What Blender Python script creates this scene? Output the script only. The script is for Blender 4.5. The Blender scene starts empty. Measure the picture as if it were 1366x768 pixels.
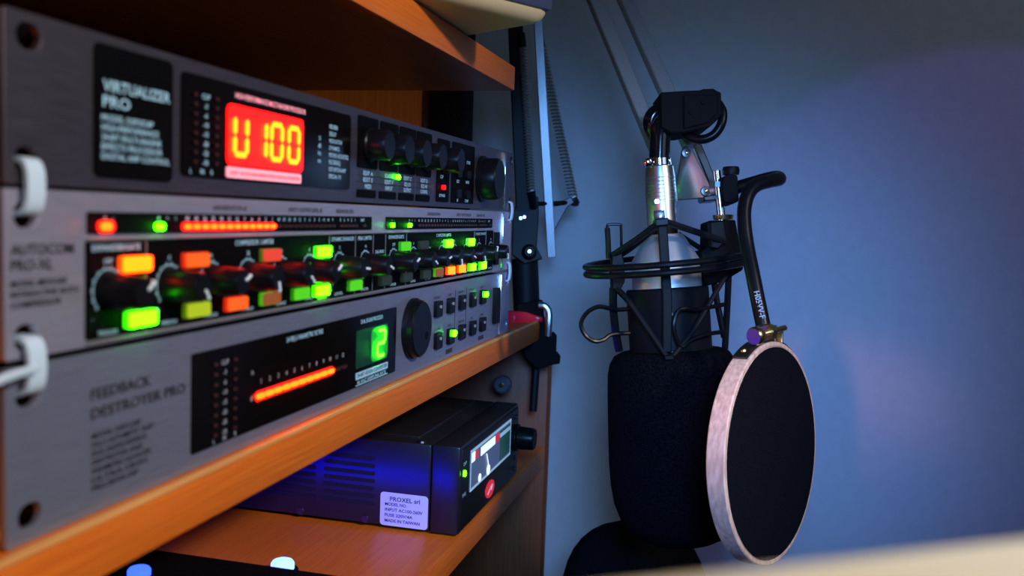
import bpy, bmesh, math, random
from mathutils import Vector as V, Matrix
random.seed(7)
S = bpy.context.scene
C = S.collection
PI = math.pi

# ------------------------------------------------------------------ camera
FPX, YAW, PITCH, ROLL = 1240.0, 0.25032, -0.07837, 0.0361
CAM = V((-0.18484, -0.17273, 0.08683))
FW = V((math.cos(YAW)*math.cos(PITCH), math.sin(YAW)*math.cos(PITCH), math.sin(PITCH)))
_r = FW.cross(V((0, 0, 1))).normalized(); _u = _r.cross(FW)
RT = _r*math.cos(ROLL) + _u*math.sin(ROLL)
UP = _u*math.cos(ROLL) - _r*math.sin(ROLL)
cd = bpy.data.cameras.new('camera'); cam = bpy.data.objects.new('camera', cd); C.objects.link(cam)
cam.matrix_world = Matrix(((RT.x, UP.x, -FW.x, CAM.x), (RT.y, UP.y, -FW.y, CAM.y), (RT.z, UP.z, -FW.z, CAM.z), (0, 0, 0, 1)))
cd.sensor_width = 36; cd.lens = FPX/1366*36; cd.clip_start = 0.005; cd.clip_end = 20
cd.dof.use_dof = True; cd.dof.focus_distance = 0.585; cd.dof.aperture_fstop = 10.5; cd.dof.aperture_blades = 7
S.camera = cam
def W(x, y, d):                      # a point seen at (x, y) of the 1366x768 picture, d metres deep
    return CAM + (FW + RT*((x-683)/FPX) + UP*((384-y)/FPX))*d

# ------------------------------------------------------------------ world, lights, exposure
S.view_settings.view_transform = 'Standard'; S.view_settings.look = 'None'
S.view_settings.exposure = 0.0; S.view_settings.gamma = 1.0
w = bpy.data.worlds.new('night'); S.world = w; w.use_nodes = True
w.node_tree.nodes['Background'].inputs[0].default_value = (0.35, 0.5, 1, 1)
w.node_tree.nodes['Background'].inputs[1].default_value = 0.012
def lamp(name, kind, loc, aim, col, power, size=0.1, cone=None, blend=0.3):
    l = bpy.data.lights.new(name, kind); o = bpy.data.objects.new(name, l); C.objects.link(o)
    l.color = col; l.energy = power
    if kind == 'AREA': l.size = size
    else: l.shadow_soft_size = size
    if cone: l.spot_size = math.radians(cone); l.spot_blend = blend
    o.location = loc
    o.rotation_euler = (V(aim)-V(loc)).to_track_quat('-Z', 'Y').to_euler()
    return o
lamp('screen_light', 'SPOT', (-0.24, -0.24, 0.20), (0.70, -0.09, -0.08), (0.17, 0.44, 1.0), 22.0, 0.085, 43, 1.0)
lamp('violet_light', 'SPOT', (-0.24, -0.46, 0.22), (0.70, -0.372, -0.03), (0.26, 0.12, 1.0), 2.9, 0.006, 34, 0.14)
lamp('metal_fill', 'AREA', (-0.05, -0.80, 0.46), (0.42, -0.12, 0.06), (0.55, 0.78, 1.0), 0.8, 0.5)  # unseen area light, added for the microphone's metal to reflect
lamp('pink_fill', 'SPOT', (-0.40, -0.06, 0.10), (0.345, -0.195, -0.045), (1.0, 0.34, 0.36), 9.0, 0.02, 13, 1.0)  # narrow pink spot, added to tint the hoop rim
lamp('desk_lamp', 'SPOT', (-0.14, -0.72, 0.47), (0.10, 0.0, 0.03), (1.0, 0.86, 0.74), 24.0, 0.04, 60, 0.9)

# ------------------------------------------------------------------ materials
M = {}
def mat(name, col, rough=0.5, metal=0.0, emit=None, es=0.0, spec=None, alpha=None):
    m = bpy.data.materials.new(name); m.use_nodes = True; M[name] = m
    b = m.node_tree.nodes['Principled BSDF']
    b.inputs['Base Color'].default_value = (*col, 1); b.inputs['Roughness'].default_value = rough
    b.inputs['Metallic'].default_value = metal
    if spec is not None: b.inputs['Specular IOR Level'].default_value = spec
    if emit: b.inputs['Emission Color'].default_value = (*emit, 1); b.inputs['Emission Strength'].default_value = es
    return m
def texture(m, scale, stretch, lo, hi, bump=0.0, detail=4, rough=None, kind='noise', dist=0.3, p0=0.35, p1=0.65):
    nt = m.node_tree; N = nt.nodes; L = nt.links; b = N['Principled BSDF']
    tc = N.new('ShaderNodeTexCoord'); mp = N.new('ShaderNodeMapping'); mp.inputs['Scale'].default_value = stretch
    nz = N.new('ShaderNodeTexNoise'); nz.inputs['Scale'].default_value = scale; nz.inputs['Detail'].default_value = detail
    rp = N.new('ShaderNodeValToRGB'); e = rp.color_ramp.elements
    e[0].color = (*lo, 1); e[1].color = (*hi, 1); e[0].position = p0; e[1].position = p1
    L.new(tc.outputs['Object'], mp.inputs[0]); L.new(mp.outputs[0], nz.inputs['Vector'])
    L.new(nz.outputs[0], rp.inputs[0]); L.new(rp.outputs[0], b.inputs['Base Color'])
    if bump:
        bp = N.new('ShaderNodeBump'); bp.inputs['Strength'].default_value = bump; bp.inputs['Distance'].default_value = 0.0005
        L.new(nz.outputs[0], bp.inputs['Height']); L.new(bp.outputs[0], b.inputs['Normal'])
    if rough:
        mr = N.new('ShaderNodeMapRange'); mr.inputs['To Min'].default_value = rough[0]; mr.inputs['To Max'].default_value = rough[1]
        L.new(nz.outputs[0], mr.inputs[0]); L.new(mr.outputs[0], b.inputs['Roughness'])
    return m
texture(mat('wall', (.55, .6, .66), .85), 90, (1, 1, 1), (.535, .575, .635), (.565, .605, .665), .04, 6)
texture(mat('floor', (.1, .1, .11), .6), 6, (1, 1, 1), (.07, .07, .08), (.12, .12, .13))
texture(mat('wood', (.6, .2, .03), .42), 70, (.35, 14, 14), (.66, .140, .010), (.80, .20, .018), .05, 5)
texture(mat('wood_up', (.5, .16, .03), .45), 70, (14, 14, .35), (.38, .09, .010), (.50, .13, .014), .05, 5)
texture(mat('wood_shaded', (.2, .05, .01), .5), 70, (14, 14, .35), (.17, .040, .006), (.25, .062, .009), .05, 5)  # darker copy of the wood: shade inside the cabinet put into its colour
texture(mat('wood_edge', (.7, .33, .1), .35), 70, (.35, 14, 14), (.68, .30, .08), (.85, .42, .14))
for nm, a, b in (('alu_dark', (.13, .12, .155), (.19, .175, .215)), ('alu_mid', (.46, .47, .62), (.58, .58, .74)), ('alu_blue', (.28, .32, .46), (.38, .42, .57))):
    texture(mat(nm, a, .42, .86 if nm == 'alu_dark' else .68), 120, (.6, 1, 26), a, b, .04, 4, (.32, .46))
mat('black', (.006, .006, .008), .45, spec=.12); mat('gloss_black', (.006, .006, .008), .12); mat('matte_black', (.005, .005, .007), .75, spec=.1)
mat('panel_black', (.003, .003, .004), .5, spec=.04); mat('window_black', (.004, .003, .003), .15, spec=.08)
mat('hole_dark', (.004, .004, .006), .8)
mat('print_white', (.42, .76, 1.0), .6)
mat('print_dim', (.40, .45, .55), .6); mat('print_dark', (.03, .03, .045), .6)
mat('print_red_lit', (.95, .55, .65), .6, emit=(1, .20, .32), es=.6)  # pale print with the display's red glow put into colour and emission
mat('line_grey', (.35, .35, .38), .45, .5)
mat('knob', (.005, .005, .007), .30, spec=.16); mat('pointer', (.80, .92, 1), .5)
mat('silver', (.70, .72, .76), .28, 1.0); mat('chrome', (.75, .77, .8), .12, 1.0); mat('zinc', (.45, .48, .46), .34, .9)
mat('brass', (.80, .58, .28), .25, 1.0); mat('dark_steel', (.10, .09, .09), .30, .9)
texture(mat('arm_metal', (.33, .36, .40), .38, .6), 200, (8, 8, .5), (.36, .38, .42), (.42, .45, .49))
mat('satin_silver', (.66, .70, .76), .45, .75); mat('arm_black', (.007, .007, .009), .5, spec=.25); mat('spring_metal', (.34, .32, .29), .4, .5)
texture(mat('foam', (.01, .01, .016), .95, spec=.04), 900, (1, 1, 1), (.001, .001, .002), (.0055, .0055, .009), .8, 3)
texture(mat('fabric', (.008, .008, .012), .9, spec=.05), 1400, (1, 1, 1), (.003, .003, .005), (.008, .008, .011), .4, 2)
texture(mat('hoop_wood', (.62, .46, .32), .55), 160, (3, 3, .6), (.62, .36, .26), (.86, .56, .42), .15, 5)
mat('rubber', (.005, .005, .007), .3, spec=.2); mat('cord', (.007, .007, .009), .6, spec=.15)
mat('nylon', (.60, .80, 1.0), .35); mat('red_plastic', (.95, .02, .05), .25)
mat('cream', (.60, .50, .30), .5); mat('navy', (.045, .06, .13), .45)
mat('label_white', (.75, .8, .9), .55); mat('psu_case', (.014, .014, .018), .30); mat('psu_front', (.008, .008, .010), .4, spec=.3)
texture(mat('desk', (.72, .66, .50), .5), 30, (1, 1, 1), (.76, .62, .36), (.82, .68, .42))
mat('hinge', (.10, .11, .13), .45, .4)
def emi(name, col, s): mat(name, tuple(min(1, c*.6+.02) for c in col), .35, emit=col, es=s)
emi('digit_hot', (1, .022, .0004), 42.0); emi('red_glow', (1, .0006, .0004), 11.0)
emi('led_red', (1, .014, .0002), 38.0); emi('led_red_halo', (1, .002, .001), 1.6); emi('led_green', (.024, 1, .0), 26.0); emi('led_green_halo', (.06, .5, .0), .5)
emi('digit_green', (.015, 1, .002), 32.0); emi('green_glow', (.0, .40, .012), .55); mat('green_dim', (.006, .02, .012), .3, emit=(.0, .05, .02), es=.35)
mat('led_off', (.05, .018, .015), .25); mat('led_off_grey', (.30, .32, .36), .3)
for n_, c_, cs, b_, bs in (('amber', (1, .024, .0), 28.0, (1, .07, .0), 1.4), ('orange', (.9, .11, .0), .75, (.8, .02, .0), .6), ('lime', (.021, 1, .0), 32.0, (.02, .6, .0), 3.5),
        ('olive', (.40, .55, .0), .62, (.16, .26, 0), .35), ('green', (.07, .60, .0), .75, (.03, .36, .0), .4), ('redb', (.75, .045, .02), .7, (.08, .16, .0), .4),
        ('brown', (.28, .07, .01), .6, (.06, .42, .0), .7), ('off', (.012, .03, .006), .2, (.008, .02, .006), .15), ('gold', (1, .025, .0), 24.0, (1, .08, 0), 1.2)):
    emi('cap_'+n_, c_, cs); emi('body_'+n_, b_, bs)
emi('blue_led', (.02, .06, 1), 4.0); emi('blue_panel', (.002, .004, 1), 26.0); emi('blue_led_white', (.25, .5, 1), 2.2)
emi('meter_back', (.10, .16, .34), .30); emi('meter_white', (.75, .88, 1), .95); emi('meter_red', (.9, .02, .05), .5); emi('meter_rim', (.35, .6, .85), .5); emi('meter_green', (.02, .10, .10), .35)

# ------------------------------------------------------------------ helpers
X, Y, Z = V((1, 0, 0)), V((0, 1, 0)), V((0, 0, 1))
def obj(name, bm, m, parent=None, smooth=35, **props):
    me = bpy.data.meshes.new(name)
    if isinstance(bm, bpy.types.Mesh): me = bm
    else:
        bmesh.ops.recalc_face_normals(bm, faces=bm.faces)
        bm.to_mesh(me); bm.free()
    if not me.materials: me.materials.append(M[m] if isinstance(m, str) else m)
    if smooth:
        for p in me.polygons: p.use_smooth = True
        me.set_sharp_from_angle(angle=math.radians(smooth))
    o = bpy.data.objects.new(name, me); C.objects.link(o)
    if parent: adopt(o, parent)
    for k, v in props.items(): o[k] = v
    return o
def wloc(o):
    t = V(o.location)
    while o.parent: o = o.parent; t = t + V(o.location) if False else t
    return t
def adopt(o, parent):
    o.parent = parent
    # parents never rotate: undo only their world offset
    o.matrix_parent_inverse = Matrix.Translation(-V(OFF.get(parent.name, (0, 0, 0))))
OFF = {}
def thing(name, loc, label, cat, group=None):
    o = bpy.data.objects.new(name, None); C.objects.link(o); o.location = loc; o.empty_display_size = .02
    OFF[o.name] = tuple(loc)
    o['label'] = label; o['category'] = cat
    if group: o['group'] = group
    return o
def solo(name, bm, m, label, cat, group=None, smooth=35):
    o = obj(name, bm, m, None, smooth); o['label'] = label; o['category'] = cat
    if group: o['group'] = group
    return o
def put(name, me, m, loc, parent, rot=None):      # an instance of a shared mesh at a world place
    o = bpy.data.objects.new(name, me); C.objects.link(o); o.location = loc
    if rot is not None: o.rotation_euler = rot
    if parent:
        o.parent = parent; o.matrix_parent_inverse = Matrix.Translation(-V(OFF.get(parent.name, (0, 0, 0))))
        OFF[o.name] = tuple(loc) if rot is None else (0, 0, 0)
    return o
def mesh(name, bm, m, smooth=35):
    bmesh.ops.recalc_face_normals(bm, faces=bm.faces)
    me = bpy.data.meshes.new(name); bm.to_mesh(me); bm.free(); me.materials.append(M[m])
    if smooth:
        for p in me.polygons: p.use_smooth = True
        me.set_sharp_from_angle(angle=math.radians(smooth))
    return me
def nb(): return bmesh.new()
def box(bm, lo, hi, bev=0, seg=2):
    r = bmesh.ops.create_cube(bm, size=1)['verts']
    lo = V(lo); hi = V(hi)
    for v in r: v.co = V(((v.co.x+.5)*(hi.x-lo.x)+lo.x, (v.co.y+.5)*(hi.y-lo.y)+lo.y, (v.co.z+.5)*(hi.z-lo.z)+lo.z))
    if bev:
        es = list({e for v in r for e in v.link_edges})
        bmesh.ops.bevel(bm, geom=es, offset=bev, segments=seg, affect='EDGES', profile=.5)
    return bm
def obox(bm, c, a, b, n, bev=0, seg=2):            # box with half-axes a, b, n about c
    if a.cross(b).dot(n) < 0: n = -n
    r = bmesh.ops.create_cube(bm, size=2)['verts']
    for v in r: v.co = c + a*v.co.x + b*v.co.y + n*v.co.z
    bmesh.ops.recalc_face_normals(bm, faces=bm.faces); bm.normal_update()
    if bev:
        es = list({e for v in r for e in v.link_edges})
        bmesh.ops.bevel(bm, geom=es, offset=bev, segments=seg, affect='EDGES', profile=.5)
    return bm
def prism(bm, pts, o, a, b, n, t0, t1):            # polygon (a, b) extruded along n
    lo = [bm.verts.new(o+a*x+b*y+n*t0) for x, y in pts]; hi = [bm.verts.new(o+a*x+b*y+n*t1) for x, y in pts]
    bm.faces.new(lo[::-1]); bm.faces.new(hi)
    k = len(pts)
    for i in range(k): bm.faces.new((lo[i], lo[(i+1) % k], hi[(i+1) % k], hi[i]))
    return bm
def rrect(u0, v0, u1, v1, r, n=4):
    P = []
    for cx, cy, a0 in ((u1-r, v1-r, 0), (u0+r, v1-r, 90), (u0+r, v0+r, 180), (u1-r, v0+r, 270)):
        for i in range(n+1):
            a = math.radians(a0+90*i/n); P.append((cx+r*math.cos(a), cy+r*math.sin(a)))
    return P
def plate(u0, v0, u1, v1, r, y0, y1):              # rounded plate on a front panel: y0 back, y1 front (towards -Y)
    return prism(nb(), rrect(u0, v0, u1, v1, r), V((0, 0, 0)), X, Z, -Y, -y0, -y1)
def spline(pts, n=6, closed=False):
    P = [V(p) for p in pts]; k = len(P); out = []
    for i in range(k if closed else k-1):
        p1, p2 = P[i], P[(i+1) % k]
        p0 = P[i-1] if (i or closed) else p1*2-p2
        p3 = P[(i+2) % k] if (closed or i+2 < k) else p2*2-p1
        for j in range(n):
            t = j/n
            out.append(.5*((2*p1)+(p2-p0)*t+(2*p0-5*p1+4*p2-p3)*t*t+(3*p1-p0-3*p2+p3)*t**3))
    if not closed: out.append(P[-1])
    return out
def tube(bm, P, r, seg=10, closed=False, flat=None):
    P = [V(p) for p in P]; k = len(P); R = r if isinstance(r, (list, tuple)) else [r]*k
    t = (P[1]-P[0]).normalized(); nrm = t.orthogonal().normalized(); rings = []
    if flat: nrm = (flat - t*flat.dot(t)).normalized()
    for i in range(k):
        a = P[(i+1) % k] if (closed or i+1 < k) else P[i]; b = P[i-1] if (closed or i) else P[i]
        t = (a-b).normalized(); nrm = (nrm-t*nrm.dot(t)).normalized(); bn = t.cross(nrm)
        rings.append([bm.verts.new(P[i]+(nrm*math.cos(2*PI*j/seg)+bn*math.sin(2*PI*j/seg))*R[i]) for j in range(seg)])
    for i in range(k if closed else k-1):
        A, B = rings[i], rings[(i+1) % k]; sh = 0
        if closed and i == k-1:
            sh = min(range(seg), key=lambda s: (A[0].co-B[s].co).length)
        for j in range(seg): bm.faces.new((A[j], A[(j+1) % seg], B[(j+1+sh) % seg], B[(j+sh) % seg]))
    if not closed: bm.faces.new(rings[0][::-1]); bm.faces.new(rings[-1])
    return bm
def lathe(bm, prof, O, A, seg=32):                 # prof: (radius, height along A)
    A = A.normalized(); n = A.orthogonal().normalized(); b = A.cross(n); prev = None; first = None
    for r, h in prof:
        c = O + A*h
        ring = [bm.verts.new(c)] if r < 1e-7 else [bm.verts.new(c+(n*math.cos(2*PI*j/seg)+b*math.sin(2*PI*j/seg))*r) for j in range(seg)]
        if prev:
            if len(prev) == 1 and len(ring) > 1:
                for j in range(seg): bm.faces.new((prev[0], ring[j], ring[(j+1) % seg]))
            elif len(ring) == 1 and len(prev) > 1:
                for j in range(seg): bm.faces.new((prev[j], prev[(j+1) % seg], ring[0]))
            elif len(ring) > 1:
                for j in range(seg): bm.faces.new((prev[j], prev[(j+1) % seg], ring[(j+1) % seg], ring[j]))
        prev = ring
    return bm
def solid(prof): return [(0, prof[0][1])] + list(prof) + [(0, prof[-1][1])]
def rod(bm, p0, p1, r, seg=12, r1=None):
    p0 = V(p0); p1 = V(p1); L = (p1-p0).length
    return lathe(bm, solid([(r, 0), (r if r1 is None else r1, L)]), p0, p1-p0, seg)
TXT = {}
def txt(parent, s, u, v, h, m='print_white', w=None, y=-.0009, align='l', o=None, a=X, b=Z, name='lettering', t=.00008):
    """flat lettering: cap height h, left end at u, baseline at v (panel plane unless o, a, b are given)"""
    if s not in TXT:
        cu = bpy.data.curves.new('t', 'FONT'); cu.body = s; cu.resolution_u = 2; cu.offset = .012
        ob = bpy.data.objects.new('t', cu); me = bpy.data.meshes.new_from_object(ob)
        xs = [q.co.x for q in me.vertices] or [0]
        TXT[s] = ([tuple(q.co) for q in me.vertices], [tuple(p.vertices) for p in me.polygons], min(xs), max(xs))
        bpy.data.objects.remove(ob); bpy.data.curves.remove(cu); bpy.data.meshes.remove(me)
    vs, fs, x0, x1 = TXT[s]
    sy = h/.69; sx = (w/(x1-x0)) if w else sy
    off = {'l': -x0*sx, 'c': -(x0+x1)/2*sx, 'r': -x1*sx}[align]
    if o is None: o = V((u, y, v))
    n = a.cross(b)
    me = bpy.data.meshes.new(name)
    me.from_pydata([tuple(o+a*(p[0]*sx+off)+b*(p[1]*sy)+n*t) for p in vs], [], fs); me.materials.append(M[m])
    ob = bpy.data.objects.new(name, me); C.objects.link(ob); adopt(ob, parent); return ob

# ------------------------------------------------------------------ the setting
def struct(name, bm, m): return obj(name, bm, m, None, 35, kind='structure')
struct('wall_right', box(nb(), (.70, -1.9, -.72), (.76, .40, 1.6)), 'wall')
struct('wall_back', box(nb(), (-1.6, .34, -.72), (.70, .40, 1.6)), 'wall')
struct('floor', box(nb(), (-1.6, -1.9, -.76), (.76, .40, -.72)), 'floor')

# ------------------------------------------------------------------ shelving
sh = thing('shelving_unit', (.15, .15, -.72), 'orange-brown wooden shelving unit holding the stacked rack equipment', 'shelf')
OFFS = -.003
def board(name, lo, hi, m='wood', edge=True):
    o = obj(name, box(nb(), lo, hi, .0012, 2), m, sh); return o
main = board('shelf', (-.43, OFFS, -.018), (.602, .32, -.0004))
obj('edge_banding', box(nb(), (-.43, OFFS-.0006, -.0022), (.602, OFFS+.0018, -.0002), .0004, 1), 'wood_edge', main)
board('shelf', (-.43, OFFS, .175), (.466, .32, .192))
board('shelf', (-.43, OFFS, -.137), (.620, .32, -.119))
board('side_panel', (.620, OFFS, -.72), (.638, .32, -.020), 'wood_shaded')
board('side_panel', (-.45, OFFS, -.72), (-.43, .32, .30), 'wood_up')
board('back_panel', (-.43, .32, -.72), (.638, .332, .30), 'wood_shaded')
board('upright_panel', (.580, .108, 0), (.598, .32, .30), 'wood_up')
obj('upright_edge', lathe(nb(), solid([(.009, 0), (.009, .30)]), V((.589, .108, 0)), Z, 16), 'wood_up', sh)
hg = obj('hinge', lathe(nb(), solid([(.008, 0), (.008, .004), (.006, .006)]), W(671, 512, .80)*1.0, -X, 20), 'hinge', sh)
obj('hinge_screw', lathe(nb(), solid([(.002, 0), (.002, .0075)]), W(671, 512, .80), -X, 10), 'brass', hg)
solo('black_post', box(nb(), (.57, .068, 0), (.60, .0985, .36), .002), 'matte_black', 'tall matte black upright post behind the rack units', 'post')

# ------------------------------------------------------------------ rack units
UH = .0418
def face_plate(parent, v0, v1, m, holes):
    cu = bpy.data.curves.new('p', 'CURVE'); cu.dimensions = '2D'; cu.fill_mode = 'BOTH'; cu.extrude = .0012; cu.bevel_depth = .0003; cu.bevel_resolution = 1
    def loop(P):
        s = cu.splines.new('POLY'); s.points.add(len(P)-1); s.use_cyclic_u = True
        for q, (a, b) in zip(s.points, P): q.co = (a, b, 0, 1)
    loop(rrect(.0003, v0, .4823, v1, .0008, 3))
    for (hu, hv) in holes:
        loop(rrect(hu-.0043, hv-.0035, hu+.0043, hv+.0035, .00345, 6))
    ob = bpy.data.objects.new('p', cu); me = bpy.data.meshes.new_from_object(ob); bpy.data.objects.remove(ob); bpy.data.curves.remove(cu)
    for q in me.vertices: x, z, t = q.co; q.co = (x, .0012-t*.8, z)
    me.materials.clear(); me.materials.append(M[m]); me.update()
    bm = nb(); bm.from_mesh(me); bpy.data.meshes.remove(me)
    return obj('face_plate', bm, m, parent, 30)
def unit(name, v0, v1, m, label, holes):
    r = thing(name, (.24, .12, v0), label, 'audio rack unit')
    fp = face_plate(r, v0, v1, m, holes)
    obj('chassis', box(nb(), (.0175, .0024, v0+.0004), (.4652, .26, v1-.0002), .001), 'black', r)
    obj('edge_glint', box(nb(), (.4545, -.0014, v0+.0006), (.4562, .001, v1-.0006), .0005), 'chrome', r)  # bright highlight on the plate edge, put in as a chrome strip
    return r
H1 = [(.0080, .1258), (.0072, .0960), (.4755, .1258), (.4755, .0960)]
H2 = [(.0068, .0825), (.0068, .0523), (.4755, .0825), (.4755, .0523)]
H3 = [(.0072, .0378), (.0078, .0068), (.4755, .0378), (.4755, .0068)]
u1 = unit('effects_processor', .0902, .1313, 'alu_dark', 'dark silver effects processor with glowing red digit display on top of the stack', H1)
u2 = unit('compressor', .0472, .0886, 'alu_mid', 'silver compressor with a row of black knobs and lit green and orange buttons', H2)
u3 = unit('feedback_filter', .0002, .0448, 'alu_blue', 'silver feedback filter unit with green digit display, resting on the orange shelf', H3)
OFF_BLK = {}

def seg_digit(parent, code, u, v, wd, ht, m, lean=.06, th=.0020, y=-.0016):
    bm = nb()
    def bar(p, q, t):
        p = V((p[0], 0, p[1])); q = V((q[0], 0, q[1])); d = (q-p).normalized(); n = V((-d.z, 0, d.x)); L = (q-p).length
        pts = [(0, 0), (t*.5, t*.5), (L-t*.5, t*.5), (L, 0), (L-t*.5, -t*.5), (t*.5, -t*.5)]
        vs0 = []; 
        for y0 in (0, -.0005):
            ring = []
            for a, b in pts:
                c = p+d*a+n*b; ring.append(bm.verts.new((u+c.x+lean*c.z, y+y0, v+c.z)))
            vs0.append(ring)
        bm.faces.new(vs0[0]); bm.faces.new(vs0[1])
        for i in range(6): bm.faces.new((vs0[0][i], vs0[0][(i+1) % 6], vs0[1][(i+1) % 6], vs0[1][i]))
    g = .0003; h2 = ht/2
    segs = {'a': ((0, ht), (wd, ht)), 'b': ((wd, ht), (wd, h2)), 'c': ((wd, h2), (wd, 0)), 'd': ((0, 0), (wd, 0)), 'e': ((0, 0), (0, h2)), 'f': ((0, h2), (0, ht)), 'g': ((0, h2), (wd, h2))}
    for k in code:
        p, q = segs[k]; p = V((p[0], p[1])); q = V((q[0], q[1])); d = (q-p).normalized()*g
        bar(p+d, q-d, th)
    return obj('digit', bm, m, parent, 0)
dot = {}
def led(parent, u, v, ru, rv, m, y=-.0009, h=.0006, name='indicator_light'):
    k = (ru, rv, m, h)
    if k not in dot:
        dot[k] = mesh(name, prism(nb(), rrect(-ru, -rv, ru, rv, min(ru, rv)*.95, 3), V((0, 0, 0)), X, Z, -Y, 0, h), m)
    return put(name, dot[k], m, (u, y, v), parent)
def blk(parent, u0, v0, u1_, v1, r=.0012, m='panel_black', y1=-.0006, name='black_panel'):
    return obj(name, plate(u0, v0, u1_, v1, r, .0004, y1), m, parent)

# ---- unit 1 : effects processor
lb = blk(u1, .0308, .0930, .0655, .1290, .0022, name='name_plate')
txt(lb, 'VIRTUALIZER', .0335, .1165, .0030, w=.0300)
txt(lb, 'PRO', .0335, .1122, .0030, w=.0115)
for i, (s, ww) in enumerate((('MODEL DSP2024P', .0225), ('HIGH-PERFORMANCE', .0250), ('24-BIT MULTI-ENGINE', .0262), ('EFFECTS PROCESSOR', .0268), ('DIGITAL AMP CONTROL', .0305))):
    txt(lb, s, .0330, .1084-i*.0026, .0017, w=ww)
w1 = blk(u1, .0700, .0952, .1945, .1274, .0020, 'window_black', name='display_window')
for i, s in enumerate(('CLIP', '-3', '-6', '-10', '-15', '-20', '-25', '-30')):
    txt(w1, s, .0826, .1202-i*.00300, .0016, align='c')
    led(w1, .0765, .1210-i*.00300, .0009, .0006, 'led_off'); led(w1, .0885, .1210-i*.00300, .0009, .0006, 'led_off')
txt(w1, 'L', .0745, .0963, .0015, align='c'); txt(w1, 'IN', .0808, .0963, .0016, align='c'); txt(w1, 'R', .0862, .0963, .0015, align='c')
txt(w1, 'HIGH-PERFORMANCE MULTI-ENGINE PROCESSOR', .1000, .1230, .0018, 'print_red_lit', w=.0510)
rg = obj('digit_halo', plate(.0955, .1004, .1490, .1206, .0022, .0004, -.0011), 'red_glow', w1)  # red halo around the digits, drawn as a glowing plate
for code, u in (('bcdef', .0985), ('bc', .1115), ('abcdef', .1232), ('abcdef', .1363)):
    seg_digit(w1, code, u, .1040, .0078, .0126, 'digit_hot', lean=.02)
pb = obj('legend_bar', plate(.0950, .0960, .1480, .0996, .0008, .0004, -.0011), 'print_red_lit', w1)
txt(pb, '24-BIT / 46 KHZ HIGH-RESOLUTION AD/DA CONVERTER', .0965, .0971, .0013, 'meter_red', w=.0500, y=-.0012)
for i, s in enumerate(('REVERB', 'DELAY', 'MODULATION', 'DYNAMICS', 'PSYCHO ACOUSTICS', 'FILTER/EQ', 'DISTORTION/AMP', 'SPECIAL FX')):
    txt(w1, s, .1725, .1198-i*.00292, .0017, w=.00112*len(s)+.001)
for i, s in enumerate(('%', 'dB', 'Hz', 'ms')): txt(w1, s, .1637, .1142-i*.0030, .0017, align='c')
knob1 = mesh('knob', lathe(nb(), solid([(.0079, 0), (.0078, .0022), (.0072, .0028), (.0070, .0102), (.0064, .0112)]), V((0, 0, 0)), -Y, 28), 'knob')
cols = (.2140, .2395, .2645, .2892, .3215)
EDIT = (('EDIT A', 'EDIT E', 'MIDI'), ('EDIT B', 'EDIT F', 'INPUT'), ('EDIT C', 'EQ LO', 'OUTPUT'), ('EDIT D', 'EQ HI', 'CONFIG'))
for i, u in enumerate(cols):
    if i < 4:
        hw = .0113
        blk(u1, u-hw, .1056, u+hw, .1289, .0014)
        b = blk(u1, u-hw, .0925, u+hw, .1045, .0014, 'alu_dark', -.0001, name='legend_plate')
        blk(u1, u-hw*.98, .0923, u+hw*.9, .0959, .0012, name='key')
        for j, s in enumerate(EDIT[i]):
            txt(u1, s, u-.0005, .1024-j*.00295, .0019, w=.0018*len(s), align='c')
            if j: obj('divider_line', box(nb(), (u-hw, -.0007, .1051-j*.00295), (u+hw, .0002, .1053-j*.00295)), 'print_dark', u1)
    else:
        blk(u1, u-.0105, .0928, u+.0105, .1281, .0014)
    k = put('knob', knob1, 'knob', (u, 0, .1164), u1)
led(u1, .2505, .1035, .0018, .0012, 'led_green', y=-.0003, h=.0014)
led(u1, .3195, .1010, .0022, .0014, 'led_red_halo', h=.0014)
txt(u1, 'CLIP', .3150, .1060, .0018); txt(u1, 'BYPASS', .3190, .0956, .0016, w=.010, align='c')
blk(u1, .3375, .0928, .3815, .1285, .0014)
for s, u, v in (('STORE', .3674, .1170), ('EDIT', .3478, .1047), ('BANK', .3668, .1050), ('IN', .3476, .0935), ('COMP', .3660, .0935)):
    txt(u1, s, u, v, .0018, align='c')
for u in (.3478, .3665):
    for v in (.0985, .1105): obj('key', plate(u-.004, v-.0024, u+.004, v+.0024, .0008, 0, -.0022), 'knob', u1)
obj('jog_wheel', lathe(nb(), solid([(.0150, 0), (.0150, .002), (.0136, .0026), (.0136, .0105), (.0125, .0125)]), V((.4005, 0, .1095)), -Y, 40), 'knob', u1)

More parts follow.
